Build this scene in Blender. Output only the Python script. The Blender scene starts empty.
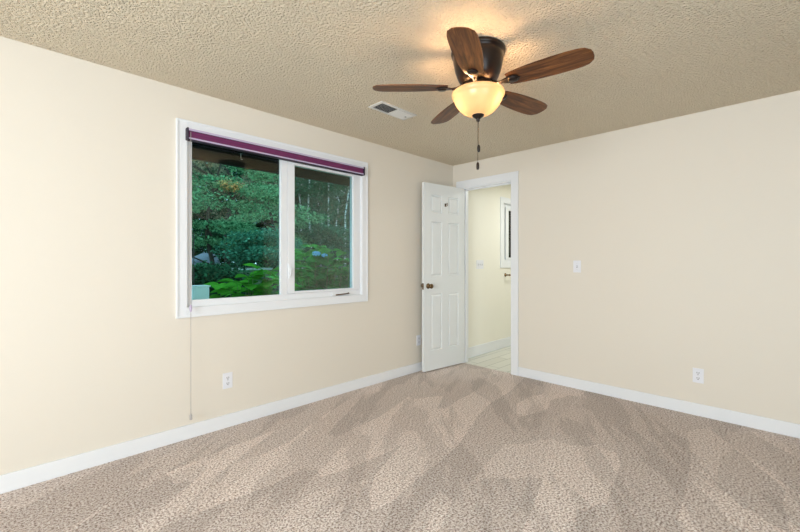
import bpy, bmesh, math, random
from mathutils import Vector, Matrix, noise
random.seed(7)
sc = bpy.context.scene
COL = sc.collection
PI = math.pi
R2 = 2 ** .5

# ---------------------------------------------------------------- camera, world, lights, exposure
cam = bpy.data.cameras.new('camera'); cam.sensor_width = 36; cam.lens = 389.5 / 800 * 36
cam.shift_y = -3.5 / 800; cam.clip_start = .05; cam.clip_end = 300
camo = bpy.data.objects.new('camera', cam); COL.objects.link(camo)
camo.location = (0, 0, 1.232); camo.rotation_euler = (PI / 2, 0, -PI / 4)
sc.camera = camo
w = bpy.data.worlds.new('world'); sc.world = w; w.use_nodes = True
bg = w.node_tree.nodes['Background']; bg.inputs[0].default_value = (.50, .80, 1.0, 1); bg.inputs[1].default_value = 2.3
sc.view_settings.view_transform = 'Standard'; sc.view_settings.look = 'None'
sc.view_settings.exposure = 0; sc.view_settings.gamma = 1; sc.view_settings.use_curve_mapping = False
sc.cycles.use_denoising = True
sc.cycles.max_bounces = 10; sc.cycles.diffuse_bounces = 6; sc.cycles.transparent_max_bounces = 16
sc.cycles.sample_clamp_indirect = 8

def area(name, loc, rot, sx, sy, energy, color):
    l = bpy.data.lights.new(name, 'AREA'); l.shape = 'RECTANGLE'; l.size = sx; l.size_y = sy
    l.energy = energy; l.color = color
    o = bpy.data.objects.new(name, l); o.location = loc; o.rotation_euler = rot; COL.objects.link(o); return o
# added fill lamp shining through an unseen opening behind the camera
area('fill_behind', (-2.64, .1, 1.45), (0, -PI / 2, 0), 1.45, 2.3, 172, (.93, .97, 1.0))
# weaker fill lamp added at the unseen side wall opening
area('fill_side', (.2, -2.04, 1.35), (PI / 2, 0, 0), 1.9, 1.5, 27, (.93, .97, 1.0))
# bathroom ceiling lamp
area('bathroom_lamp', (5.2, 1.9, 2.40), (0, 0, 0), .5, .5, 20, (.98, 1.0, .95))

# ---------------------------------------------------------------- materials
def mat(name, rgb, rough=.6, metal=0, spec=.5):
    m = bpy.data.materials.new(name); m.use_nodes = True
    b = m.node_tree.nodes['Principled BSDF']
    b.inputs['Base Color'].default_value = (*rgb, 1); b.inputs['Roughness'].default_value = rough
    b.inputs['Metallic'].default_value = metal; b.inputs['Specular IOR Level'].default_value = spec
    return m
def nt(m): return m.node_tree, m.node_tree.nodes, m.node_tree.links, m.node_tree.nodes['Principled BSDF']
def coords(m, scale=(1, 1, 1), rot=(0, 0, 0)):
    t, n, l, b = nt(m)
    c = n.new('ShaderNodeTexCoord'); mp = n.new('ShaderNodeMapping')
    mp.inputs['Scale'].default_value = scale; mp.inputs['Rotation'].default_value = rot
    l.new(c.outputs['Object'], mp.inputs['Vector']); return mp.outputs['Vector']
def noisetex(m, vec, scale, detail=4, rough=.5, dist=0):
    t, n, l, b = nt(m)
    x = n.new('ShaderNodeTexNoise'); x.inputs['Scale'].default_value = scale; x.inputs['Detail'].default_value = detail
    x.inputs['Roughness'].default_value = rough; x.inputs['Distortion'].default_value = dist
    l.new(vec, x.inputs['Vector']); return x
def ramp(m, fac, stops):
    t, n, l, b = nt(m)
    r = n.new('ShaderNodeValToRGB'); e = r.color_ramp.elements
    while len(e) < len(stops): e.new(.5)
    for k, (p, c) in enumerate(stops):
        e[k].position = p; e[k].color = (*c, 1)
    l.new(fac, r.inputs['Fac']); return r.outputs['Color']
def bump(m, h, strength, dist):
    t, n, l, b = nt(m)
    x = n.new('ShaderNodeBump'); x.inputs['Strength'].default_value = strength; x.inputs['Distance'].default_value = dist
    l.new(h, x.inputs['Height']); l.new(x.outputs['Normal'], b.inputs['Normal'])

M = {}
def wallmat(name, rgb):
    m = mat(name, rgb, .55, spec=.3)
    v = coords(m); a = noisetex(m, v, 90, 3)
    bump(m, a.outputs['Fac'], .12, .004); return m
M['wall'] = wallmat('cream_wall_paint', (.72, .672, .592))
M['bathwall'] = wallmat('pale_yellow_paint', (.82, .80, .72))
M['white'] = mat('white_gloss_paint', (.77, .79, .82), .35)
M['vinyl'] = mat('white_vinyl', (.77, .79, .82), .4)
M['door'] = mat('white_door_paint', (.74, .77, .78), .4)
M['plastic'] = mat('white_plastic', (.76, .77, .82), .35)
M['slot'] = mat('dark_slot', (.03, .03, .035), .6)
M['switchgrey'] = mat('grey_toggle', (.35, .35, .38), .5)
M['bronze'] = mat('oil_rubbed_bronze', (.016, .009, .007), .28, .35)
M['brass'] = mat('antique_brass', (.20, .13, .07), .25, 1)
M['steel'] = mat('brushed_steel', (.55, .55, .55), .3, 1)
M['ventdark'] = mat('vent_shadow', (.03, .03, .03), .8)
M['ventmetal'] = mat('vent_enamel', (.72, .71, .68), .45)
M['purple'] = mat('purple_fabric', (.16, .024, .105), .7)
M['lavender'] = mat('lavender_rail', (.50, .43, .60), .4)
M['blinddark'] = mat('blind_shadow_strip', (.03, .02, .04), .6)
M['jambdark'] = mat('dark_blue_cladding', (.015, .05, .10), .5)
M['cord'] = mat('grey_cord', (.42, .40, .40), .7)
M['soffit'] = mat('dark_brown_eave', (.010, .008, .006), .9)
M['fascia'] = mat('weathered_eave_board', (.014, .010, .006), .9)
M['darkpanel'] = mat('added_dark_panel', (.05, .03, .02), .6)
M['stone'] = mat('grey_stone', (.20, .20, .25), .9)
M['kerb'] = mat('pale_kerb', (.55, .60, .55), .9)
M['utility'] = mat('pale_utility_box', (.85, .92, .92), .6)
M['bark'] = mat('brown_bark', (.045, .035, .025), .9)
M['petal'] = mat('blue_petals', (.22, .60, .95), .7)
M['stalk'] = mat('green_stalk', (.12, .22, .06), .7)

# ceiling: sprayed knock-down texture
m = mat('textured_tan_ceiling', (.86, .765, .60), .9, spec=.1); M['ceiling'] = m
t, n, l, b = nt(m); v = coords(m)
a = noisetex(m, v, 75, 2, .5, 0); c2 = noisetex(m, v, 170, 1)
r = n.new('ShaderNodeMapRange'); r.inputs['From Min'].default_value = .40; r.inputs['From Max'].default_value = .80
l.new(a.outputs['Fac'], r.inputs['Value'])
mx = n.new('ShaderNodeMath'); mx.operation = 'MULTIPLY_ADD'; mx.inputs[1].default_value = .35
l.new(c2.outputs['Fac'], mx.inputs[0]); l.new(r.outputs['Result'], mx.inputs[2])
bump(m, mx.outputs[0], 1.0, .018)
# carpet: speckled cut pile with vacuum tracks in the nap
m = mat('taupe_carpet', (.3, .25, .21), 1, spec=.05); M['carpet'] = m
t, n, l, b = nt(m); v = coords(m)
fine = noisetex(m, v, 90, 3, .8)
def streak(deg, sx, sy):
    r0 = coords(m, (1, 1, 1), (0, 0, math.radians(-deg))); mp = n.new('ShaderNodeMapping'); mp.inputs['Scale'].default_value = (sx, sy, 1)
    l.new(r0, mp.inputs['Vector']); return mp.outputs['Vector']
vs = streak(17, .75, 3.1); vs2 = streak(36, .6, 2.4)
wob = noisetex(m, vs, 1.3, 2)
add = n.new('ShaderNodeVectorMath'); add.operation = 'MULTIPLY_ADD'; add.inputs[1].default_value = (.35, .35, 0)
l.new(wob.outputs['Color'], add.inputs[0]); l.new(vs, add.inputs[2])
vo = n.new('ShaderNodeTexVoronoi'); vo.inputs['Scale'].default_value = 1.35; l.new(add.outputs[0], vo.inputs['Vector'])
sep = n.new('ShaderNodeSeparateColor'); l.new(vo.outputs['Color'], sep.inputs[0])
track = ramp(m, sep.outputs[0], [(.35, (.76, .76, .76)), (.65, (1.0, 1.0, 1.0))])
big = noisetex(m, vs2, 1.6, 3, .6, .4)
bigc = ramp(m, big.outputs['Fac'], [(.46, (.86, .86, .86)), (.51, (1.03, 1.03, 1.03))])
grain = ramp(m, fine.outputs['Fac'], [(.40, (.30, .23, .20)), (.5, (.82, .69, .63)), (.60, (1.0, .95, .92))])
m1 = n.new('ShaderNodeMix'); m1.data_type = 'RGBA'; m1.blend_type = 'MULTIPLY'; m1.inputs['Factor'].default_value = .75
l.new(grain, m1.inputs['A']); l.new(track, m1.inputs['B'])
m2 = n.new('ShaderNodeMix'); m2.data_type = 'RGBA'; m2.blend_type = 'MULTIPLY'; m2.inputs['Factor'].default_value = .9
l.new(m1.outputs['Result'], m2.inputs['A']); l.new(bigc, m2.inputs['B'])
l.new(m2.outputs['Result'], b.inputs['Base Color'])
bump(m, fine.outputs['Fac'], .8, .012)
# bathroom floor planks
m = mat('pale_plank_tile', (.7, .7, .66), .35); M['tile'] = m
t, n, l, b = nt(m); v = coords(m, (1, 1, 1))
br = n.new('ShaderNodeTexBrick'); br.inputs['Scale'].default_value = 1; br.inputs['Brick Width'].default_value = .9
br.inputs['Row Height'].default_value = .15; br.inputs['Mortar Size'].default_value = .004
br.inputs['Color1'].default_value = (.72, .72, .66, 1); br.inputs['Color2'].default_value = (.64, .64, .58, 1)
br.inputs['Mortar'].default_value = (.30, .31, .27, 1)
l.new(v, br.inputs['Vector']); l.new(br.outputs['Color'], b.inputs['Base Color'])
# fan blade wood: streaky grain along local x
m = mat('walnut_blade', (.2, .1, .04), .42, spec=.3); M['wood'] = m
v = coords(m, (2.2, 26, 26))
a = noisetex(m, v, 1.6, 6, .65, .8)
t, n, l, b = nt(m)
l.new(ramp(m, a.outputs['Fac'], [(.32, (.022, .007, .002)), (.48, (.105, .036, .010)), (.66, (.24, .095, .028))]), b.inputs['Base Color'])
# frosted amber glass bowl
m = bpy.data.materials.new('frosted_amber_glass'); m.use_nodes = True; M['bowl'] = m
n = m.node_tree.nodes; l = m.node_tree.links; n.clear()
o = n.new('ShaderNodeOutputMaterial'); tr = n.new('ShaderNodeBsdfTranslucent'); df = n.new('ShaderNodeBsdfDiffuse')
gl = n.new('ShaderNodeBsdfGlossy'); mxa = n.new('ShaderNodeMixShader'); mxb = n.new('ShaderNodeMixShader')
tr.inputs[0].default_value = (.62, .56, .46, 1); df.inputs[0].default_value = (.85, .68, .42, 1); gl.inputs['Roughness'].default_value = .2
mxa.inputs[0].default_value = .30; mxb.inputs[0].default_value = .05
l.new(tr.outputs[0], mxa.inputs[1]); l.new(df.outputs[0], mxa.inputs[2]); l.new(mxa.outputs[0], mxb.inputs[1]); l.new(gl.outputs[0], mxb.inputs[2])
l.new(mxb.outputs[0], o.inputs[0])
def emit(name, rgb, s):
    m = bpy.data.materials.new(name); m.use_nodes = True; n = m.node_tree.nodes; n.clear()
    o = n.new('ShaderNodeOutputMaterial'); e = n.new('ShaderNodeEmission'); e.inputs[0].default_value = (*rgb, 1); e.inputs[1].default_value = s
    m.node_tree.links.new(e.outputs[0], o.inputs[0]); return m
M['bulb'] = emit('glowing_bulb', (1, .60, .31), 430)
# clear window glass: straight-through plus Fresnel reflection
m = bpy.data.materials.new('window_glass'); m.use_nodes = True; M['glass'] = m
n = m.node_tree.nodes; l = m.node_tree.links; n.clear()
o = n.new('ShaderNodeOutputMaterial'); tp = n.new('ShaderNodeBsdfTransparent'); gs = n.new('ShaderNodeBsdfGlossy')
fr = n.new('ShaderNodeFresnel'); fr.inputs[0].default_value = 1.5; mx = n.new('ShaderNodeMixShader')
tp.inputs[0].default_value = (.84, .98, .95, 1); gs.inputs['Roughness'].default_value = .03
l.new(fr.outputs[0], mx.inputs[0]); l.new(tp.outputs[0], mx.inputs[1]); l.new(gs.outputs[0], mx.inputs[2]); l.new(mx.outputs[0], o.inputs[0])
# leaves: each leaf a slightly different green
def leafmat(name, a, bb, trans=.35):
    m = bpy.data.materials.new(name); m.use_nodes = True; n = m.node_tree.nodes; l = m.node_tree.links; n.clear()
    o = n.new('ShaderNodeOutputMaterial'); g = n.new('ShaderNodeNewGeometry'); r = n.new('ShaderNodeValToRGB')
    r.color_ramp.elements[0].color = (*a, 1); r.color_ramp.elements[1].color = (*bb, 1)
    l.new(g.outputs['Random Per Island'], r.inputs[0])
    d = n.new('ShaderNodeBsdfDiffuse'); t = n.new('ShaderNodeBsdfTranslucent'); mx = n.new('ShaderNodeMixShader'); mx.inputs[0].default_value = trans
    l.new(r.outputs[0], d.inputs[0]); l.new(r.outputs[0], t.inputs[0]); l.new(d.outputs[0], mx.inputs[1]); l.new(t.outputs[0], mx.inputs[2]); l.new(mx.outputs[0], o.inputs[0])
    return m
M['maple'] = leafmat('mid_green_leaves', (.025, .12, .05), (.26, .56, .28))
M['russet'] = leafmat('greyish_russet_leaves', (.08, .12, .07), (.34, .34, .21))
M['teal'] = leafmat('blue_green_leaves', (.03, .15, .09), (.15, .44, .28))
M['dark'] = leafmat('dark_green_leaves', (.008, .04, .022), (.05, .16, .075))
M['greygreen'] = leafmat('grey_green_leaves', (.02, .085, .05), (.09, .25, .14))
M['hyd'] = leafmat('bright_green_leaves', (.05, .24, .025), (.13, .50, .05))
M['hydark'] = leafmat('deep_green_leaves', (.04, .24, .05), (.10, .46, .09))
m = mat('birch_bark', (.6, .6, .6), .8); M['birch'] = m
t, n, l, b = nt(m); a = noisetex(m, coords(m, (1, 1, 5)), 3, 3)
l.new(ramp(m, a.outputs['Fac'], [(.40, (.06, .06, .06)), (.50, (.62, .68, .66))]), b.inputs['Base Color'])
m = mat('garden_ground', (.05, .08, .04), 1); M['ground'] = m
t, n, l, b = nt(m); a = noisetex(m, coords(m), 1.2, 6)
l.new(ramp(m, a.outputs['Fac'], [(.40, (.018, .022, .012)), (.60, (.05, .13, .045))]), b.inputs['Base Color'])

# ---------------------------------------------------------------- mesh helpers
class MB:
    def __init__(s): s.bm = bmesh.new(); s.mi = 0
    def _mark(s, faces, smooth=False):
        for f in faces: f.material_index = s.mi; f.smooth = smooth
    def box(s, a, b, bev=0, mx=None):
        r = bmesh.ops.create_cube(s.bm, size=1); vs = r['verts']
        for v in vs: v.co = Vector([(a[i] + b[i]) / 2 + v.co[i] * (b[i] - a[i]) for i in range(3)])
        fs = list({f for v in vs for f in v.link_faces})
        if bev:
            es = list({e for v in vs for e in v.link_edges})
            rr = bmesh.ops.bevel(s.bm, geom=es, offset=bev, segments=2, affect='EDGES', profile=.6)
            fs = list({f for v in rr['verts'] for f in v.link_faces} | {f for f in fs if f.is_valid}); vs = list({v for f in fs for v in f.verts})
        if mx is not None:
            for v in vs: v.co = mx @ v.co
        s._mark(fs); return s
    def lathe(s, prof, seg=32, mx=None, axis='Z', caps=True):
        rings = []
        for (r, z) in prof:
            ring = []
            for k in range(seg):
                a = 2 * PI * k / seg
                co = Vector((r * math.cos(a), r * math.sin(a), z))
                if axis == 'Y': co = Vector((co.x, co.z, -co.y))
                if axis == 'X': co = Vector((co.z, co.x, co.y))
                ring.append(s.bm.verts.new(mx @ co if mx is not None else co))
            rings.append(ring)
        fs = []
        for a, b in zip(rings, rings[1:]):
            for k in range(seg):
                fs.append(s.bm.faces.new((a[k], a[(k + 1) % seg], b[(k + 1) % seg], b[k])))
        if caps:
            fs.append(s.bm.faces.new(list(reversed(rings[0])))); fs.append(s.bm.faces.new(rings[-1]))
        s._mark(fs, True); return s
    def tube(s, pts, r, seg=8):
        pts = [Vector(p) for p in pts]; rings = []
        rs = r if isinstance(r, (list, tuple)) else [r] * len(pts)
        for i, p in enumerate(pts):
            d = (pts[min(i + 1, len(pts) - 1)] - pts[max(i - 1, 0)]).normalized()
            u = d.orthogonal().normalized() if i == 0 else (u - d * u.dot(d)).normalized()
            w_ = d.cross(u)
            rings.append([s.bm.verts.new(p + (u * math.cos(2 * PI * k / seg) + w_ * math.sin(2 * PI * k / seg)) * rs[i]) for k in range(seg)])
        fs = []
        for a, b in zip(rings, rings[1:]):
            for k in range(seg): fs.append(s.bm.faces.new((a[k], a[(k + 1) % seg], b[(k + 1) % seg], b[k])))
        fs.append(s.bm.faces.new(list(reversed(rings[0])))); fs.append(s.bm.faces.new(rings[-1]))
        s._mark(fs, True); return s
    def prism(s, outline, z0, z1, bev=0):
        lo = [s.bm.verts.new((x, y, z0)) for x, y in outline]; hi = [s.bm.verts.new((x, y, z1)) for x, y in outline]
        N = len(outline); fs = [s.bm.faces.new(list(reversed(lo))), s.bm.faces.new(hi)]
        for k in range(N): fs.append(s.bm.faces.new((lo[k], lo[(k + 1) % N], hi[(k + 1) % N], hi[k])))
        if bev:
            es = list(fs[0].edges) + list(fs[1].edges)
            rr = bmesh.ops.bevel(s.bm, geom=es, offset=bev, segments=2, affect='EDGES')
            fs = [f for f in fs if f.is_valid] + rr['faces']
        s._mark(fs); return s
    def build(s, name, mats, parent=None, loc=(0, 0, 0), rot=(0, 0, 0)):
        bmesh.ops.recalc_face_normals(s.bm, faces=s.bm.faces)
        me = bpy.data.meshes.new(name); s.bm.to_mesh(me); s.bm.free()
        for x in (mats if isinstance(mats, (list, tuple)) else [mats]): me.materials.append(M[x])
        o = bpy.data.objects.new(name, me); COL.objects.link(o); o.location = loc; o.rotation_euler = rot
        if parent: o.parent = parent
        return o
def tag(o, label=None, cat=None, group=None, kind=None):
    if label: o['label'] = label
    if cat: o['category'] = cat
    if group: o['group'] = group
    if kind: o['kind'] = kind
    return o
def empty(name, loc, rz=0, label=None, cat=None, group=None, kind=None):
    o = bpy.data.objects.new(name, None); COL.objects.link(o); o.location = loc; o.rotation_euler = (0, 0, rz)
    o.empty_display_size = .05
    return tag(o, label, cat, group, kind)
def copy_tree(o, parent=None):
    c = o.copy(); COL.objects.link(c); c.parent = parent
    for ch in o.children: copy_tree(ch, c)
    return c
def struct(o, label, cat=None): return tag(o, label, cat, kind='structure')

# ---------------------------------------------------------------- room shell
WY, WX, CH = 2.978, 3.915, 2.44           # window wall, doorway wall, ceiling height
X0, Y0 = -2.5, -1.9                        # walls behind the camera
b = MB(); b.box((X0 - .12, Y0 - .12, -.05), (WX + .02, WY + .02, 0))
struct(b.build('floor', 'carpet'), 'taupe cut pile carpet with vacuum tracks across the bedroom', 'floor')
b = MB(); b.box((X0 - .12, Y0 - .12, CH), (WX + .115, WY + .14, CH + .1))
struct(b.build('ceiling', 'ceiling'), 'tan textured ceiling above the fan', 'ceiling')
wx0, wx1, wz0, wz1 = .855, 2.455, .905, 2.165     # window opening
b = MB()
b.box((X0 - .12, WY, 0), (wx0, WY + .14, CH)); b.box((wx1, WY, 0), (WX, WY + .14, CH))
b.box((wx0, WY, 0), (wx1, WY + .14, wz0)); b.box((wx0, WY, wz1), (wx1, WY + .14, CH))
struct(b.build('wall_left', 'wall'), 'cream painted wall holding the wide white window', 'wall')
dy0, dy1, dz = 2.167, 2.84, 2.14                  # doorway
b = MB()
b.box((WX, Y0 - .12, 0), (WX + .115, dy0, CH)); b.box((WX, dy1, 0), (WX + .115, WY + .14, CH)); b.box((WX, dy0, dz), (WX + .115, dy1, CH))
struct(b.build('wall_right', 'wall'), 'cream painted wall with the doorway, light switch and one outlet', 'wall')
b = MB()                                          # wall behind, with an opening added for the fill lamp
b.box((X0 - .12, Y0 - .12, 0), (X0, -1.05, CH)); b.box((X0 - .12, 1.25, 0), (X0, WY, CH))
b.box((X0 - .12, -1.05, 0), (X0, 1.25, .72)); b.box((X0 - .12, -1.05, 2.18), (X0, 1.25, CH))
struct(b.build('wall_back', 'wall'), 'cream wall behind the camera with an opening added for the fill light', 'wall')
b = MB()                                          # side wall, with an opening added for the side fill lamp
b.box((X0, Y0 - .12, 0), (-.75, Y0, CH)); b.box((1.15, Y0 - .12, 0), (WX, Y0, CH)); b.box((-.75, Y0 - .12, 2.1), (1.15, Y0, CH)); b.box((-.75, Y0 - .12, 0), (1.15, Y0, .6))
struct(b.build('wall_side', 'wall'), 'cream wall opposite the white window, behind the camera', 'wall')
b = MB()  # unseen dark panels added to keep pale reflections off the window glass
for k in range(3):
    x = 1.55 + k * .75
    b.box((x, Y0 + .003, .02), (x + .74, Y0 + .035, 2.05), .004)
struct(b.build('unseen_dark_panels', 'darkpanel'), 'unseen dark panels added opposite the window to dim its reflections', 'door')

# baseboards
def bboard(b, a, c, axis):
    b.box(a, c, .004)
b = MB(); b.box((X0, WY - .014, 0), (WX - .001, WY, .098), .004)
struct(b.build('baseboard_left', 'white'), 'white baseboard under the window', 'baseboard')
b = MB(); b.box((WX - .014, Y0, 0), (WX, dy0 - .082, .098), .004)
struct(b.build('baseboard_right', 'white'), 'white baseboard on the wall with the light switch', 'baseboard')

# doorway casing and jamb
b = MB()
yo, yi, zo = dy0 - .080, dy0 + .002, dz + .088
b.box((WX - .018, yo, 0), (WX, yi, zo), .003)
b.box((WX - .018, yi, dz), (WX, dy1 + .075, zo), .003)
b.box((WX - .018, dy1 - .002, 0), (WX, dy1 + .075, dz), .003)
struct(b.build('trim_1', 'white'), 'white casing around the doorway', 'door casing')
b = MB()
b.box((WX - .002, dy0 - .002, 0), (WX + .117, dy0 + .012, dz)); b.box((WX - .002, dy1 - .012, 0), (WX + .117, dy1 + .002, dz))
b.box((WX - .002, dy0, dz - .012), (WX + .117, dy1, dz + .002))
b.box((WX + .05, dy1 - .024, 0), (WX + .085, dy1 - .012, dz - .012)); b.box((WX + .05, dy0 + .012, dz - .024), (WX + .085, dy1 - .012, dz - .012))
struct(b.build('trim_2', 'white'), 'white jamb lining the doorway', 'door jamb')

# ---------------------------------------------------------------- window
W = empty('window_1', (0, 0, 0), label='wide white two-panel window looking onto the garden', cat='window', kind='structure')
def ring(b, x0, x1, z0, z1, y0, y1, wl, wr=None, wb=None, wt=None, bev=.003):
    wr = wl if wr is None else wr; wb = wl if wb is None else wb; wt = wl if wt is None else wt
    b.box((x0, y0, z0), (x0 + wl, y1, z1), bev); b.box((x1 - wr, y0, z0), (x1, y1, z1), bev)
    b.box((x0 + wl, y0, z0), (x1 - wr, y1, z0 + wb), bev); b.box((x0 + wl, y0, z1 - wt), (x1 - wr, y1, z1), bev)
b = MB(); ring(b, .80, 2.51, .848, 2.222, WY - .016, WY, .070)
ring(b, .80, 2.51, .848, 2.222, WY - .022, WY - .015, .014)
b.build('window_casing', 'white', W)
b = MB(); ring(b, wx0, wx1, wz0, wz1, WY - .001, WY + .14, .016, bev=0)
b.build('window_jamb', 'white', W)
b = MB(); b.box((2.400, WY + .050, .925), (2.438, WY + .138, 2.145)); b.build('exterior_jamb', 'jambdark', W)
b = MB(); ring(b, .868, 2.442, .918, 2.152, WY + .012, WY + .045, .040, .035, .048, .048)
b.box((1.590, WY + .012, .966), (1.650, WY + .045, 2.104), .003)
b.build('window_frame', 'vinyl', W)
b = MB(); ring(b, 1.652, 2.406, .968, 2.104, WY + .006, WY + .06, .062, .060, .018, .040)
sash = b.build('casement_sash', 'vinyl', W)
b = MB(); b.box((.905, WY + .036, .965), (1.592, WY + .040, 2.105)); b.build('pane', 'glass', W)
b = MB(); b.box((1.712, WY + .030, .984), (2.348, WY + .034, 2.066)); b.build('pane', 'glass', sash)
b = MB(); b.box((1.654, WY - .006, 1.10), (1.676, WY + .008, 1.22), .003)
b.tube([(1.665, WY - .004, 1.12), (1.663, WY - .020, 1.14), (1.668, WY - .022, 1.19)], .005)
b.build('latch_lever', 'vinyl', W)
b = MB(); b.box((2.09, WY - .010, .925), (2.29, WY + .012, .952), .005); cr = b.build('crank_housing', 'vinyl', W)
b = MB(); b.tube([(2.27, WY - .008, .945), (2.27, WY - .024, .940), (2.15, WY - .026, .934), (2.12, WY - .026, .933)], .0055)
b.build('crank_handle', 'brass', cr)

# blind raised to the top, with its pull cord
B = empty('window_blind', (1.64, WY - .02, 2.084), label='raised purple pleated blind along the top of the window', cat='blind')
b = MB(); b.box((-.772, -.034, .060), (.790, .014, .074), .003); b.build('headrail', 'lavender', B)
b = MB()
for k in range(6): b.box((-.767, -.030 + .002 * (k % 2), .014 + k * .0076), (.785, .010, .0208 + k * .0076), .0015)
b.build('pleated_fabric', 'purple', B)
b = MB(); b.box((-.770, -.033, .002), (.788, .012, .013), .003); b.build('bottom_rail', 'lavender', B)
for xa in (-.782, .790):
    b = MB(); b.box((xa, -.037, -.004), (xa + .010, .016, .078), .002); b.build('end_bracket', 'blinddark', B)
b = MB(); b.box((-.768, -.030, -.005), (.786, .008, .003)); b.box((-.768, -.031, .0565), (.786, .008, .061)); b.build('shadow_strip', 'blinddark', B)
b = MB(); b.tube([(-.760, -.036, .05), (-.7605, -.040, -.3), (-.7615, -.042, -1.2), (-.762, -.044, -1.90)], .0018, 6)
co = b.build('pull_cord', 'cord', B)
b = MB(); b.lathe([(.002, -1.195), (.007, -1.185), (.0085, -1.17), (.007, -1.15), (.002, -1.142)], 12, Matrix.Translation((-.7615, -.042, 0))); b.build('cord_joiner', 'lavender', co)
b = MB(); b.lathe([(.007, -1.935), (.009, -1.93), (.0085, -1.905), (.003, -1.893)], 12, Matrix.Translation((-.762, -.044, 0))); b.build('cord_tassel', 'cord', co)

# ---------------------------------------------------------------- six panel door, swung open into the room
hx, hy, fx, fy = 3.905, 2.802, 3.250, 2.872
DW = math.hypot(fx - hx, fy - hy); ang = math.atan2(fy - hy, fx - hx)
def door_mesh():
    bm = bmesh.new(); T = .035; H0, H1 = .014, 2.128
    xs = [0, .098, .272, .378, .552, DW]; zs = [H0, .235, .875, 1.078, 1.695, 1.800, 2.000, H1]
    panels = []
    def side(y, flip):
        g = [[bm.verts.new((x, y, z)) for z in zs] for x in xs]
        for i in range(len(xs) - 1):
            for j in range(len(zs) - 1):
                q = [g[i][j], g[i + 1][j], g[i + 1][j + 1], g[i][j + 1]]
                if flip: q.reverse()
                f = bm.faces.new(q)
                if i in (1, 3) and j in (1, 3, 5): panels.append((f, -1 if y == 0 else 1, y))
        return g
    # local +y is toward the window wall side or the room side depending on the door's rotation
    A = side(0, False); Bk = side(T, True)
    n_, m_ = len(xs), len(zs)
    for i in range(n_ - 1):
        bm.faces.new((A[i][0], Bk[i][0], Bk[i + 1][0], A[i + 1][0])); bm.faces.new((A[i][-1], A[i + 1][-1], Bk[i + 1][-1], Bk[i][-1]))
    for j in range(m_ - 1):
        bm.faces.new((A[0][j], A[0][j + 1], Bk[0][j + 1], Bk[0][j])); bm.faces.new((A[-1][j], Bk[-1][j], Bk[-1][j + 1], A[-1][j + 1]))
    for f, s_, y in panels:
        inn = Vector((0, -s_, 0))
        bmesh.ops.inset_region(bm, faces=[f], thickness=.008)
        for v in f.verts: v.co += inn * .012
        bmesh.ops.inset_region(bm, faces=[f], thickness=.010)
        bmesh.ops.inset_region(bm, faces=[f], thickness=.020)
        for v in f.verts: v.co -= inn * .010
    bmesh.ops.recalc_face_normals(bm, faces=bm.faces)
    me = bpy.data.meshes.new('door_1'); bm.to_mesh(me); bm.free(); me.materials.append(M['door']); return me
# door's local x runs hinge -> free edge; local +y points into the room (the -Y side), the slab lies behind it
D = bpy.data.objects.new('door_1', door_mesh()); COL.objects.link(D)
D.location = (hx, hy, 0); D.rotation_euler = (0, 0, ang)
tag(D, 'white six panel door standing open into the bedroom', 'door', kind='structure')
# rotated by ~174 deg, local +y points to -Y, so shift the slab back by its thickness
for v in D.data.vertices: v.co.y -= .035
def knob(y0, s):
    b = MB()
    mx = Matrix.Translation((DW - .062, y0, .968)) @ (Matrix.Identity(4) if s > 0 else Matrix.Rotation(PI, 4, 'Z'))
    prof = [(.001, 0), (.031, .0), (.031, .004), (.026, .008), (.012, .012), (.011, .030), (.020, .038), (.027, .048), (.027, .058), (.020, .065), (.001, .067)]
    b.lathe([(r, z) for r, z in prof], 24, mx, axis='Y')
    return b.build('door_knob', 'brass', D)
tag(knob(0, 1), 'aged brass round door knob')
knob(-.035, -1)
b = MB(); b.box((DW - .001, -.029, .93), (DW + .002, -.006, 1.0)); b.box((DW, -.023, .958), (DW + .010, -.012, .978), .003); b.build('latch_plate', 'brass', D)
for z in (.25, 1.07, 1.90):
    b = MB(); b.tube([(-.004, -.040, z - .045), (-.004, -.040, z + .045)], .006, 10); b.box((-.003, -.034, z - .045), (-.0005, -.004, z + .045)); b.build('hinge', 'steel', D)
b = MB(); b.box((.316, 0, 1.882), (.334, .003, 1.918), .001)
b.tube([(.325, .003, 1.908), (.325, .030, 1.912), (.325, .036, 1.920)], .0045); b.tube([(.325, .003, 1.892), (.325, .024, 1.886), (.325, .034, 1.893), (.325, .034, 1.904)], .0045)
tag(b.build('coat_hook', ['brass', 'steel'], D), 'small metal coat hook')

# ---------------------------------------------------------------- outlets and switches (local +y out of the wall)
def outlet(loc, rz, label):
    o = empty('wall_outlet', loc, rz, label, 'outlet', 'duplex wall outlets')
    b = MB(); b.box((-.036, 0, -.0585), (.036, .005, .0585), .002); b.build('cover_plate', 'plastic', o)
    for z in (.021, -.021):
        b = MB(); b.prism([(.0165 * max(-1, min(1, 1.25 * math.cos(a))), .0145 * math.sin(a)) for a in [2 * PI * k / 20 for k in range(20)]], 0, .003)
        r = b.build('receptacle', 'plastic', o, (0, .0045, z)); r.rotation_euler = (-PI / 2, 0, 0)
        b = MB(); b.box((-.0085, -.0085, .0025), (-.0052, .0025, .0036)); b.box((.0052, -.0085, .0025), (.0085, .0025, .0036)); b.lathe([(.0036, .0025), (.0036, .0036)], 10, Matrix.Translation((0, .0085, 0)))
        b.build('slots', 'slot', r)
    b = MB(); b.lathe([(.0035, .005), (.003, .0065)], 10, axis='Y'); b.build('screw', 'steel', o)
    return o
outlet((1.150, WY, .348), PI, 'white outlet on the wall below the window')
outlet((3.275, WY, .350), PI, 'white outlet half hidden behind the edge of the open door')
outlet((WX, .520, .322), PI / 2, 'white outlet low on the wall right of the doorway')
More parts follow.
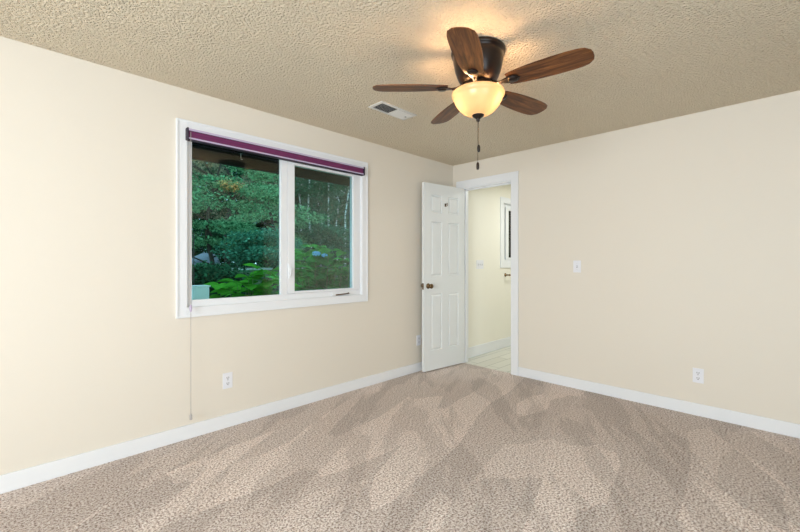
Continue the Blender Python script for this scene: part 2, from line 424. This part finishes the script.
def switch(loc, rz, gangs, label, cat='light switch'):
    o = empty('light_switch', loc, rz, label, cat)
    hw = .023 * gangs + .013
    b = MB(); b.box((-hw, 0, -.0585), (hw, .005, .0585), .002); b.build('cover_plate', 'plastic', o)
    for g in range(gangs):
        x = (g - (gangs - 1) / 2) * .046
        b = MB(); b.box((x - .005, .004, -.012), (x + .005, .007, .012)); sl = b.build('toggle_slot', 'switchgrey', o)
        b = MB(); b.box((x - .0035, .004, -.001), (x + .0035, .019, .008), .001); b.build('toggle', 'plastic', sl)
        for z in (.03, -.03):
            b = MB(); b.lathe([(.003, .0045), (.0025, .0065)], 8, Matrix.Translation((x, 0, z)), axis='Y'); b.build('screw', 'steel', o)
    return o
switch((WX, 1.467, 1.193), PI / 2, 1, 'small white toggle switch on the bedroom wall right of the doorway')

# ---------------------------------------------------------------- ceiling vent
V = empty('ceiling_vent', (2.156, 2.232, CH), 0, 'white and dark metal air vent in the ceiling beside the fan', 'vent')
b = MB()
for a, c in [((-.195, -.078, -.006), (-.168, .078, 0)), ((.168, -.078, -.006), (.195, .078, 0)), ((-.168, -.078, -.006), (.168, -.056, 0)), ((-.168, .056, -.006), (.168, .078, 0))]: b.box(a, c, .0015)
b.build('frame', 'ventmetal', V)
b = MB(); b.box((-.168, -.056, -.0012), (.168, .056, -.0002)); b.build('duct_opening', 'ventdark', V)
# two banks of louvres: the near bank leans away so the dark duct shows, the other leans toward the camera
for bank, (xa, xb, tilt) in enumerate([(-.166, -.004, 60), (.004, .166, -50)]):
    b = MB()
    for k in range(9):
        x = xa + (k + .5) * (xb - xa) / 9
        mx = Matrix.Translation((x, 0, -.0075)) @ Matrix.Rotation(math.radians(tilt), 4, 'Y')
        b.box((-.0004, -.056, -.008), (.0004, .056, .008), 0, mx)
    b.build('louvres', 'ventmetal', V)
b = MB(); b.box((-.004, -.056, -.012), (.004, .056, 0)); b.build('divider', 'ventmetal', V)
b = MB(); b.box((.130, -.010, -.020), (.138, .004, -.004), .001); b.build('damper_lever', 'steel', V)

# ---------------------------------------------------------------- ceiling fan
FX, FY = 1.893, 1.261
F = empty('ceiling_fan', (FX, FY, CH), 0, 'dark bronze ceiling fan with five walnut blades and a glowing bowl light', 'ceiling fan')
b = MB(); b.lathe([(.135, 0), (.152, -.001), (.154, -.010), (.150, -.022), (.140, -.028), (.143, -.036), (.140, -.060), (.130, -.110), (.116, -.150), (.100, -.178), (.070, -.195), (.02, -.197)], 48)
b.build('motor_housing', 'bronze', F)
b = MB(); b.lathe([(.050, -.150), (.088, -.196), (.092, -.208), (.092, -.216), (.070, -.224), (.055, -.240), (.02, -.242)], 40)
b.build('switch_housing', 'bronze', F)
ZB = -.207
def blade_outline():
    st = [(.175, .046), (.20, .054), (.26, .062), (.34, .070), (.42, .0735), (.50, .073), (.545, .069), (.575, .062), (.598, .038), (.604, .014)]
    return [(x, -w) for x, w in st] + [(x, w) for x, w in reversed(st)]
blade_me = None
for k in range(5):
    a = math.radians(-36.7 - 45 + 72 * k)
    if k == 0:
        b = MB(); b.prism(blade_outline(), -.003, .003, .0015); bl = b.build('blade', 'wood', F)
        b = MB()   # bracket arm under the blade root with its flared foot
        b.prism([(.085, -.014), (.14, -.010), (.165, -.020), (.19, -.030), (.215, -.031), (.235, -.020), (.243, 0), (.235, .020), (.215, .031), (.19, .030), (.165, .020), (.14, .010), (.085, .014)], -.0095, -.0035, .0015)
        b.lathe([(.021, -.016), (.026, -.012), (.027, -.008)], 20, Matrix.Translation((.205, 0, 0)))
        for sx, sy in ((.188, .015), (.188, -.015), (.228, 0)): b.lathe([(.004, -.0125), (.005, -.009)], 8, Matrix.Translation((sx, sy, 0)))
        b.tube([(.075, 0, .020), (.095, 0, .006), (.12, 0, -.004), (.15, 0, -.007)], [.012, .010, .009, .008])
        br = b.build('blade_bracket', 'bronze', bl); proto = (bl, br)
    else:
        bl = proto[0].copy(); COL.objects.link(bl); br = proto[1].copy(); COL.objects.link(br); br.parent = bl; bl.parent = F
    bl.location = (0, 0, ZB)
    # pitch: the counter-clockwise edge hangs lower
    bl.rotation_euler = (math.radians(-10.5), 0, a)
# bowl
b = MB()
outer = [(.138, -.234), (.146, -.238), (.149, -.246), (.147, -.258), (.140, -.266), (.137, -.272), (.134, -.284), (.123, -.306), (.105, -.329), (.083, -.348), (.055, -.361), (.025, -.368), (.010, -.369)]
inner = [(r - .004, z + .003) for r, z in reversed(outer)][1:-1]
inner = [(max(r, .006), z) for r, z in inner]
b.lathe(outer + inner + [(.134, -.233)], 56, caps=False)
bowl = b.build('lamp_shade', 'bowl', F)
b = MB(); b.lathe([(.004, -.356), (.033, -.358), (.036, -.364), (.030, -.373), (.016, -.383), (.009, -.390), (.011, -.395), (.007, -.402), (.001, -.404)], 24)
b.build('finial', 'bronze', bowl)
b = MB(); b.lathe([(.006, -.24), (.006, -.37)], 12); b.build('threaded_rod', 'brass', F)
for (x, y) in ((.014, -.092), (-.062, .052)):
    b = MB(); b.lathe([(.003, .028), (.012, .025), (.019, .012), (.021, 0), (.018, -.012), (.010, -.019), (.002, -.022)], 20, Matrix.Translation((x, y, -.285)))
    b.build('bulb', 'bulb', F)
# pull chains
def chain(x, y, z0, z1, L):
    b = MB(); b.tube([(x, y, z0), (x, y, z1)], .0013, 6)
    for k in range(int((z0 - z1) / .012)): b.lathe([(.0005, -.0018), (.0022, 0), (.0005, .0018)], 6, Matrix.Translation((x, y, z0 - k * .012)))
    c = b.build('pull_chain', 'brass', F)
    b = MB(); b.lathe([(.002, 0), (.0065, -.004), (.0085, -.012), (.0085, -L + .010), (.0065, -L + .002), (.002, -L)], 14, Matrix.Translation((x, y, z1)))
    b.build('chain_pull', 'bronze', c)
chain(.0, -.004, -.400, -.535, .042)
chain(.003, .004, -.400, -.632, .044)

# ---------------------------------------------------------------- bathroom beyond the doorway
BX1, BY0, BY1 = 6.6, .9, 2.93
bx = WX + .115
qx0, qx1, qz0, qz1 = 5.03, 5.95, 1.225, 2.105
b = MB(); b.box((WX + .02, BY0, -.05), (BX1, BY1, -.004)); struct(b.build('floor_bathroom', 'tile'), 'pale plank tile floor beyond the doorway', 'floor')
b = MB(); b.box((bx, BY0, CH), (BX1, BY1 + .12, CH + .1)); struct(b.build('ceiling_bathroom', 'bathwall'), 'bathroom ceiling', 'ceiling')
b = MB(); b.box((bx, BY1, 0), (qx0, BY1 + .14, CH)); b.box((qx1, BY1, 0), (BX1 + .1, BY1 + .14, CH)); b.box((qx0, BY1, 0), (qx1, BY1 + .14, qz0)); b.box((qx0, BY1, qz1), (qx1, BY1 + .14, CH))
struct(b.build('wall_bathroom', 'bathwall'), 'pale yellow wall seen through the doorway', 'wall')
b = MB(); b.box((bx, BY0 - .1, 0), (BX1, BY0, CH)); b.box((BX1, BY0 - .1, 0), (BX1 + .1, BY1, CH)); struct(b.build('wall_bathroom_end', 'bathwall'), 'far bathroom walls out of view', 'wall')
b = MB(); b.box((bx + .003, BY1 - .013, 0), (BX1, BY1, .135), .003); struct(b.build('baseboard_bathroom', 'white'), 'white baseboard in the bathroom', 'baseboard')
q = empty('window_2', (0, 0, 0), label='narrow slice of white window seen through the doorway', cat='window', kind='structure')
b = MB(); ring(b, 4.955, 6.025, 1.155, 2.175, BY1 - .016, BY1, .078); b.build('window_casing', 'white', q)
b = MB(); ring(b, qx0, qx1, qz0, qz1, BY1 - .001, BY1 + .14, .012, bev=0); b.build('window_jamb', 'white', q)
b = MB(); ring(b, qx0 + .012, qx1 - .012, qz0 + .012, qz1 - .012, BY1 + .035, BY1 + .1, .10, .04, .05, .05)
b.build('window_frame', 'vinyl', q)
b = MB(); ring(b, qx0 + .125, qx1 - .04, qz0 + .050, qz1 - .050, BY1 + .02, BY1 + .06, .080, .05, .03, .05); fq = b.build('sash', 'vinyl', q)
b = MB(); b.box((qx0 + .200, BY1 + .030, qz0 + .075), (qx1 - .08, BY1 + .034, qz1 - .095)); b.build('pane', 'glass', fq)
b = MB(); b.box((qx0 + .030, BY1 + .026, qz0 + .03), (qx0 + .060, BY1 + .038, qz1 - .055)); b.build('gap_shadow', 'slot', q)  # dark strip standing in for the shadow gap beside the sash
switch((4.44, BY1, 1.205), PI, 3, 'wide white switch plate on the yellow wall through the doorway')
Tb = empty('towel_bar', (5.10, BY1, 1.05), 0, 'bronze towel bar on the yellow wall below the small window', 'towel bar')
for x in (0, .60):
    b = MB(); b.lathe([(.027, 0), (.027, .006), (.012, .012), (.009, .055), (.013, .062), (.013, .078), (.002, .082)], 20, Matrix.Translation((x, 0, 0)) @ Matrix.Rotation(PI, 4, 'Z'), axis='Y'); b.build('bracket', 'brass', Tb)
b = MB(); b.tube([(.005, -.068, 0), (.595, -.068, 0)], .008, 12); b.build('rail', 'brass', Tb)

# ---------------------------------------------------------------- outside: eave, ground, garden
b = MB(); b.mi = 0
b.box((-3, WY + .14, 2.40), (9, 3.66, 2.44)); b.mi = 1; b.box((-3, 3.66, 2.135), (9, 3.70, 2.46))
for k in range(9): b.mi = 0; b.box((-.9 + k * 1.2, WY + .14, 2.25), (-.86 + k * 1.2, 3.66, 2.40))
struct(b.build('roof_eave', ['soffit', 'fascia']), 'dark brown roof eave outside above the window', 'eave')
b = MB(); b.tube([(1.52, 3.62, 2.21), (1.52, 3.62, 2.40)], .003, 6); b.tube([(1.52, 3.62, 2.215), (1.525, 3.625, 2.195), (1.54, 3.62, 2.20)], .003, 6)
tag(b.build('hanging_hook', 'steel'), 'thin metal hook hanging from the eave outside the window', 'hook')

def gz(x, y):
    s = max(0, min(1, (y - 3.4) / 6.2)); s = s * s * (3 - 2 * s)
    return -.25 + 1.30 * s + .05 * noise.noise(Vector((x * .6, y * .6, 0)))
bm = bmesh.new(); NX, NY = 60, 60; g = []
for i in range(NX + 1):
    row = []
    for j in range(NY + 1):
        x = -8 + i * 52 / NX; y = 3.12 + (j / NY) ** 1.6 * 40; row.append(bm.verts.new((x, y, gz(x, y))))
    g.append(row)
for i in range(NX):
    for j in range(NY):
        f = bm.faces.new((g[i][j], g[i + 1][j], g[i + 1][j + 1], g[i][j + 1])); f.smooth = True
me = bpy.data.meshes.new('ground'); bm.to_mesh(me); bm.free(); me.materials.append(M['ground'])
o = bpy.data.objects.new('ground', me); COL.objects.link(o); struct(o, 'dark planted ground rising away from the house', 'ground')
b = MB(); b.box((1.5, 9.3, 1.0), (5.6, 9.42, 1.095), .01); struct(b.build('kerb', 'kerb'), 'pale stone edging crossing the garden behind the big leaves', 'kerb')

# pale utility box right outside, bottom left of the window
b = MB(); b.box((1.02, 3.34, -.25), (1.145, 3.46, 1.035), .004)
u = b.build('utility_box', 'utility'); tag(u, 'pale grey utility box standing outside at the lower left corner of the glass', 'box')
b = MB(); b.box((1.012, 3.332, 1.035), (1.153, 3.468, 1.045), .003); b.build('lid', 'utility', u)
# boulder
bm = bmesh.new(); bmesh.ops.create_icosphere(bm, subdivisions=4, radius=1)
for v in bm.verts:
    v.co *= 1 + .14 * noise.noise(v.co * 1.6); v.co.x *= .34; v.co.y *= .30; v.co.z *= .24
for f in bm.faces: f.smooth = True
me = bpy.data.meshes.new('boulder'); bm.to_mesh(me); bm.free(); me.materials.append(M['stone'])
o = bpy.data.objects.new('boulder', me); COL.objects.link(o); o.location = (3.42, 10.2, 1.22)
tag(o, 'grey rounded boulder under the trees at the left of the window', 'boulder')
b = MB(); b.tube([(1.60, 5.2, gz(1.6, 5.2)), (1.60, 5.2, 1.60)], .006, 6); tag(b.build('garden_stake', 'bark'), 'thin upright stake near the left edge of the window glass', 'stake')

def foliage_mesh(name, clumps, per, size, flat, mat_, seedn):
    """clumps: list of (centre, radius); leaves are pointed folded shapes scattered through each clump"""
    rnd = random.Random(seedn); V_, F_ = [], []
    for (c, rad) in clumps:
        for k in range(per):
            while True:
                p = Vector((rnd.uniform(-1, 1), rnd.uniform(-1, 1), rnd.uniform(-1, 1)))
                if .25 < p.length < 1: break
            p = Vector((p.x * rad, p.y * rad, p.z * rad * flat)) + c
            d = Vector((rnd.gauss(0, 1), rnd.gauss(0, 1), rnd.gauss(-.3, .5))).normalized()
            u = d.cross(Vector((rnd.gauss(0, .5), rnd.gauss(0, .5), 1))).normalized(); nn = u.cross(d)
            s = size * rnd.uniform(.6, 1.3); i = len(V_)
            V_ += [p, p + d * s * .5 + u * s * .32 - nn * s * .06, p + d * s, p + d * s * .5 - u * s * .32 - nn * s * .06]
            F_.append((i, i + 1, i + 2, i + 3))
    me = bpy.data.meshes.new(name); me.from_pydata(V_, [], F_); me.materials.append(M[mat_]); return me
def crown_clumps(rx, ry, rz, n, cr, seedn):
    rnd = random.Random(seedn); out = []
    while len(out) < n:
        p = Vector((rnd.uniform(-1, 1), rnd.uniform(-1, 1), rnd.uniform(-1, 1)))
        if p.length < 1 and p.length > .35: out.append((Vector((p.x * rx, p.y * ry, p.z * rz)), cr * rnd.uniform(.6, 1.25)))
    return out
def tree(name, loc, zc, shape, n, cr, per, size, flat, mat_, trunk, label, group, seedn, trunkmat='bark'):
    x, y = loc; z = gz(x, y) - .03
    e = empty(name, (x, y, z), 0, label, 'tree' if 'tree' in name else 'shrub', group)
    cl = [(c + Vector((0, 0, zc - z)), r) for c, r in crown_clumps(*shape, n, cr, seedn)]
    me = foliage_mesh('crown', cl, per, size, flat, mat_, seedn + 50)
    c = bpy.data.objects.new('crown', me); COL.objects.link(c); c.parent = e
    b = MB(); rnd = random.Random(seedn)
    top = zc - z + shape[2] * .6
    pts = [(rnd.gauss(0, .04) * k, rnd.gauss(0, .04) * k, top * k / 5) for k in range(6)]
    b.tube(pts, [trunk * (1 - k / 7) for k in range(6)], 8)
    for c_, r_ in cl[::3]:
        h = max(.2, min(top * .9, c_.z - .35 * (c_.xy.length))); s0 = Vector((0, 0, h)); b.tube([s0, s0.lerp(c_, .5) + Vector((0, 0, .06)), c_], [trunk * .35, trunk * .22, trunk * .1], 5)
    b.build('trunk', trunkmat, e)
    return e
G = 'garden trees beyond the window'
# layered maples at middle distance
tree('maple_tree', (2.75, 7.9), 2.35, (1.30, .95, 1.30), 38, .44, 300, .070, .28, 'maple', .05, 'green layered maple tree filling the left of the big pane', G, 1)
tree('maple_tree', (4.75, 9.4), 2.35, (1.30, .95, 1.30), 38, .44, 300, .075, .28, 'maple', .06, 'green layered tree with forked branches just left of the window mullion', G, 2)
tree('russet_tree', (4.6, 11.9), 4.0, (1.7, 1.1, 1.5), 40, .6, 240, .10, .45, 'russet', .09, 'grey russet tinged tree top behind the green maples', G, 3)
tree('blue_green_shrub', (3.55, 7.2), 1.48, (.75, .45, .36), 26, .28, 260, .060, .6, 'teal', .02, 'blue green shrub below the maples near the mullion', 'garden shrubs beyond the window', 4)
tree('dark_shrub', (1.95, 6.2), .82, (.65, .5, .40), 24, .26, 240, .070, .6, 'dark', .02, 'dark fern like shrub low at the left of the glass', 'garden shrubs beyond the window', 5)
# birches seen through the right pane
bl_ = ['leftmost', 'second from the left', 'third from the left', 'fourth from the left', 'fifth from the left', 'rightmost']
for k, (r_, y) in enumerate([(.590, 15.2), (.625, 13.4), (.662, 14.9), (.690, 13.3), (.722, 15.1), (.752, 13.6)]):
    tree('birch_tree', (y * r_, y), 4.6 + .5 * (k % 2), (.8, .7, 2.6), 26, .34, 170, .09, .55, 'greygreen', .05, 'slender white trunked birch, ' + bl_[k] + ' among the birches in the right pane', G, 10 + k, 'birch')
tree('grey_green_shrub', (5.9, 9.0), 1.80, (.95, .6, .60), 34, .34, 260, .07, .5, 'greygreen', .02, 'feathery grey green shrub above the blue flowers', 'garden shrubs beyond the window', 6)
# dense wood behind
GW = 'woodland trees closing the view'; LW = 'dense green woodland tree closing the view far behind the garden'
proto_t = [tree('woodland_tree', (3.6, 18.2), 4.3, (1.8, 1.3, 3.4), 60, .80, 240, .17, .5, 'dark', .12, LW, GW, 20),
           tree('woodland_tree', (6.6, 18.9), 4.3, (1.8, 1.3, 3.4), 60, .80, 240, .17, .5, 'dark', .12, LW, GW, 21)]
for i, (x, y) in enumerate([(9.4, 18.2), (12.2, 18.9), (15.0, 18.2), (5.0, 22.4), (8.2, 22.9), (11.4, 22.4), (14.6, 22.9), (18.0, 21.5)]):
    c = copy_tree(proto_t[(i + 1) % 2 if i < 3 else 0]); c.location = (x, y, gz(x, y)); c.rotation_euler.z = i * 1.3
# low undergrowth under the wood, one loose mass
rnd_ = random.Random(5)
cl = []
for k in range(240):
    x = rnd_.uniform(3.2, 15.5); y = rnd_.uniform(15.9, 16.9); cl.append((Vector((x, y, gz(x, y) + rnd_.uniform(.0, 1.7))), .6))
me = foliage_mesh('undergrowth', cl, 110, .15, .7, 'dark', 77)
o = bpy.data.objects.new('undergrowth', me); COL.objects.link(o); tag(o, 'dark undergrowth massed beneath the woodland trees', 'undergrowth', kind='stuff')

# hydrangeas with broad leaves close to the glass
def big_leaf(V_, F_, p, d, up, s):
    u = d.cross(up).normalized(); nn = u.cross(d)
    prof = [(0, .02), (.15, .26), (.38, .40), (.62, .36), (.84, .18), (1.0, 0)]
    rows = []
    for (tt, hw) in prof:
        sag = -.22 * tt * tt
        c_ = p + d * s * tt + nn * s * sag
        i = len(V_); V_ += [c_ - u * s * hw + nn * s * hw * .22, c_, c_ + u * s * hw + nn * s * hw * .22]; rows.append(i)
    for a, b_ in zip(rows, rows[1:]):
        F_.append((a, a + 1, b_ + 1, b_)); F_.append((a + 1, a + 2, b_ + 2, b_ + 1))
def hydrangea(loc, hw, top, nstem, size, mat_, flowers, label, seedn):
    rnd = random.Random(seedn); z = gz(*loc) - .02
    e = empty('hydrangea', (*loc, z), 0, label, 'shrub', 'hydrangea shrubs outside the window')
    V_, F_ = [], []; b = MB()
    for k in range(nstem):
        x = rnd.uniform(-hw, hw); y = rnd.uniform(-.35, .35); h = (top - z) * (1 - .28 * (x / hw) ** 2) * rnd.uniform(.72, 1)
        tip = Vector((x, y, h)); base = Vector((x * .35, y * .4, 0))
        b.tube([base, base.lerp(tip, .5) + Vector((x * .1, 0, .03)), tip], [.008, .006, .003], 6)
        for q_ in range(6):
            f_ = 1 - q_ * .10; p = base.lerp(tip, f_)
            for s_ in range(2 + (q_ == 0)):
                a = rnd.uniform(0, 2 * PI)
                d = Vector((math.cos(a), math.sin(a), rnd.uniform(-.25, .35))).normalized()
                big_leaf(V_, F_, p, d, Vector((rnd.uniform(-.3, .3), rnd.uniform(-.6, .1), 1)), size * rnd.uniform(.7, 1.15))
    me = bpy.data.meshes.new('foliage'); me.from_pydata(V_, [], F_); me.materials.append(M[mat_])
    for p in me.polygons: p.use_smooth = True
    fo = bpy.data.objects.new('foliage', me); COL.objects.link(fo); fo.parent = e
    b.build('stems', 'stalk', e)
    for (fx_, fy_, fz_, r) in flowers:
        fb = MB()
        for k in range(70):
            d = Vector((rnd.gauss(0, 1), rnd.gauss(0, 1), rnd.gauss(.3, .8))).normalized(); p = Vector((d.x * r, d.y * r, d.z * r * .6))
            u = d.orthogonal().normalized(); w_ = d.cross(u); q4 = [fb.bm.verts.new(p + (u * cu + w_ * cw) * r * .22) for cu, cw in ((1, 0), (0, 1), (-1, 0), (0, -1))]; fb.bm.faces.new(q4)
        fb.build('flower_head', 'petal', e, (fx_, fy_, fz_ - z))
hydrangea((1.76, 3.98), .36, 1.31, 24, .17, 'hyd', [], 'bright green broad leaved hydrangea in the lower part of the big pane', 3)
hydrangea((2.84, 4.30), .66, 1.45, 90, .16, 'hydark', [(-.32, -.40, 1.335, .048), (-.22, -.42, 1.315, .036), (.20, -.40, 1.40, .030)], 'deep green hydrangea with blue flowers outside the right pane', 8)
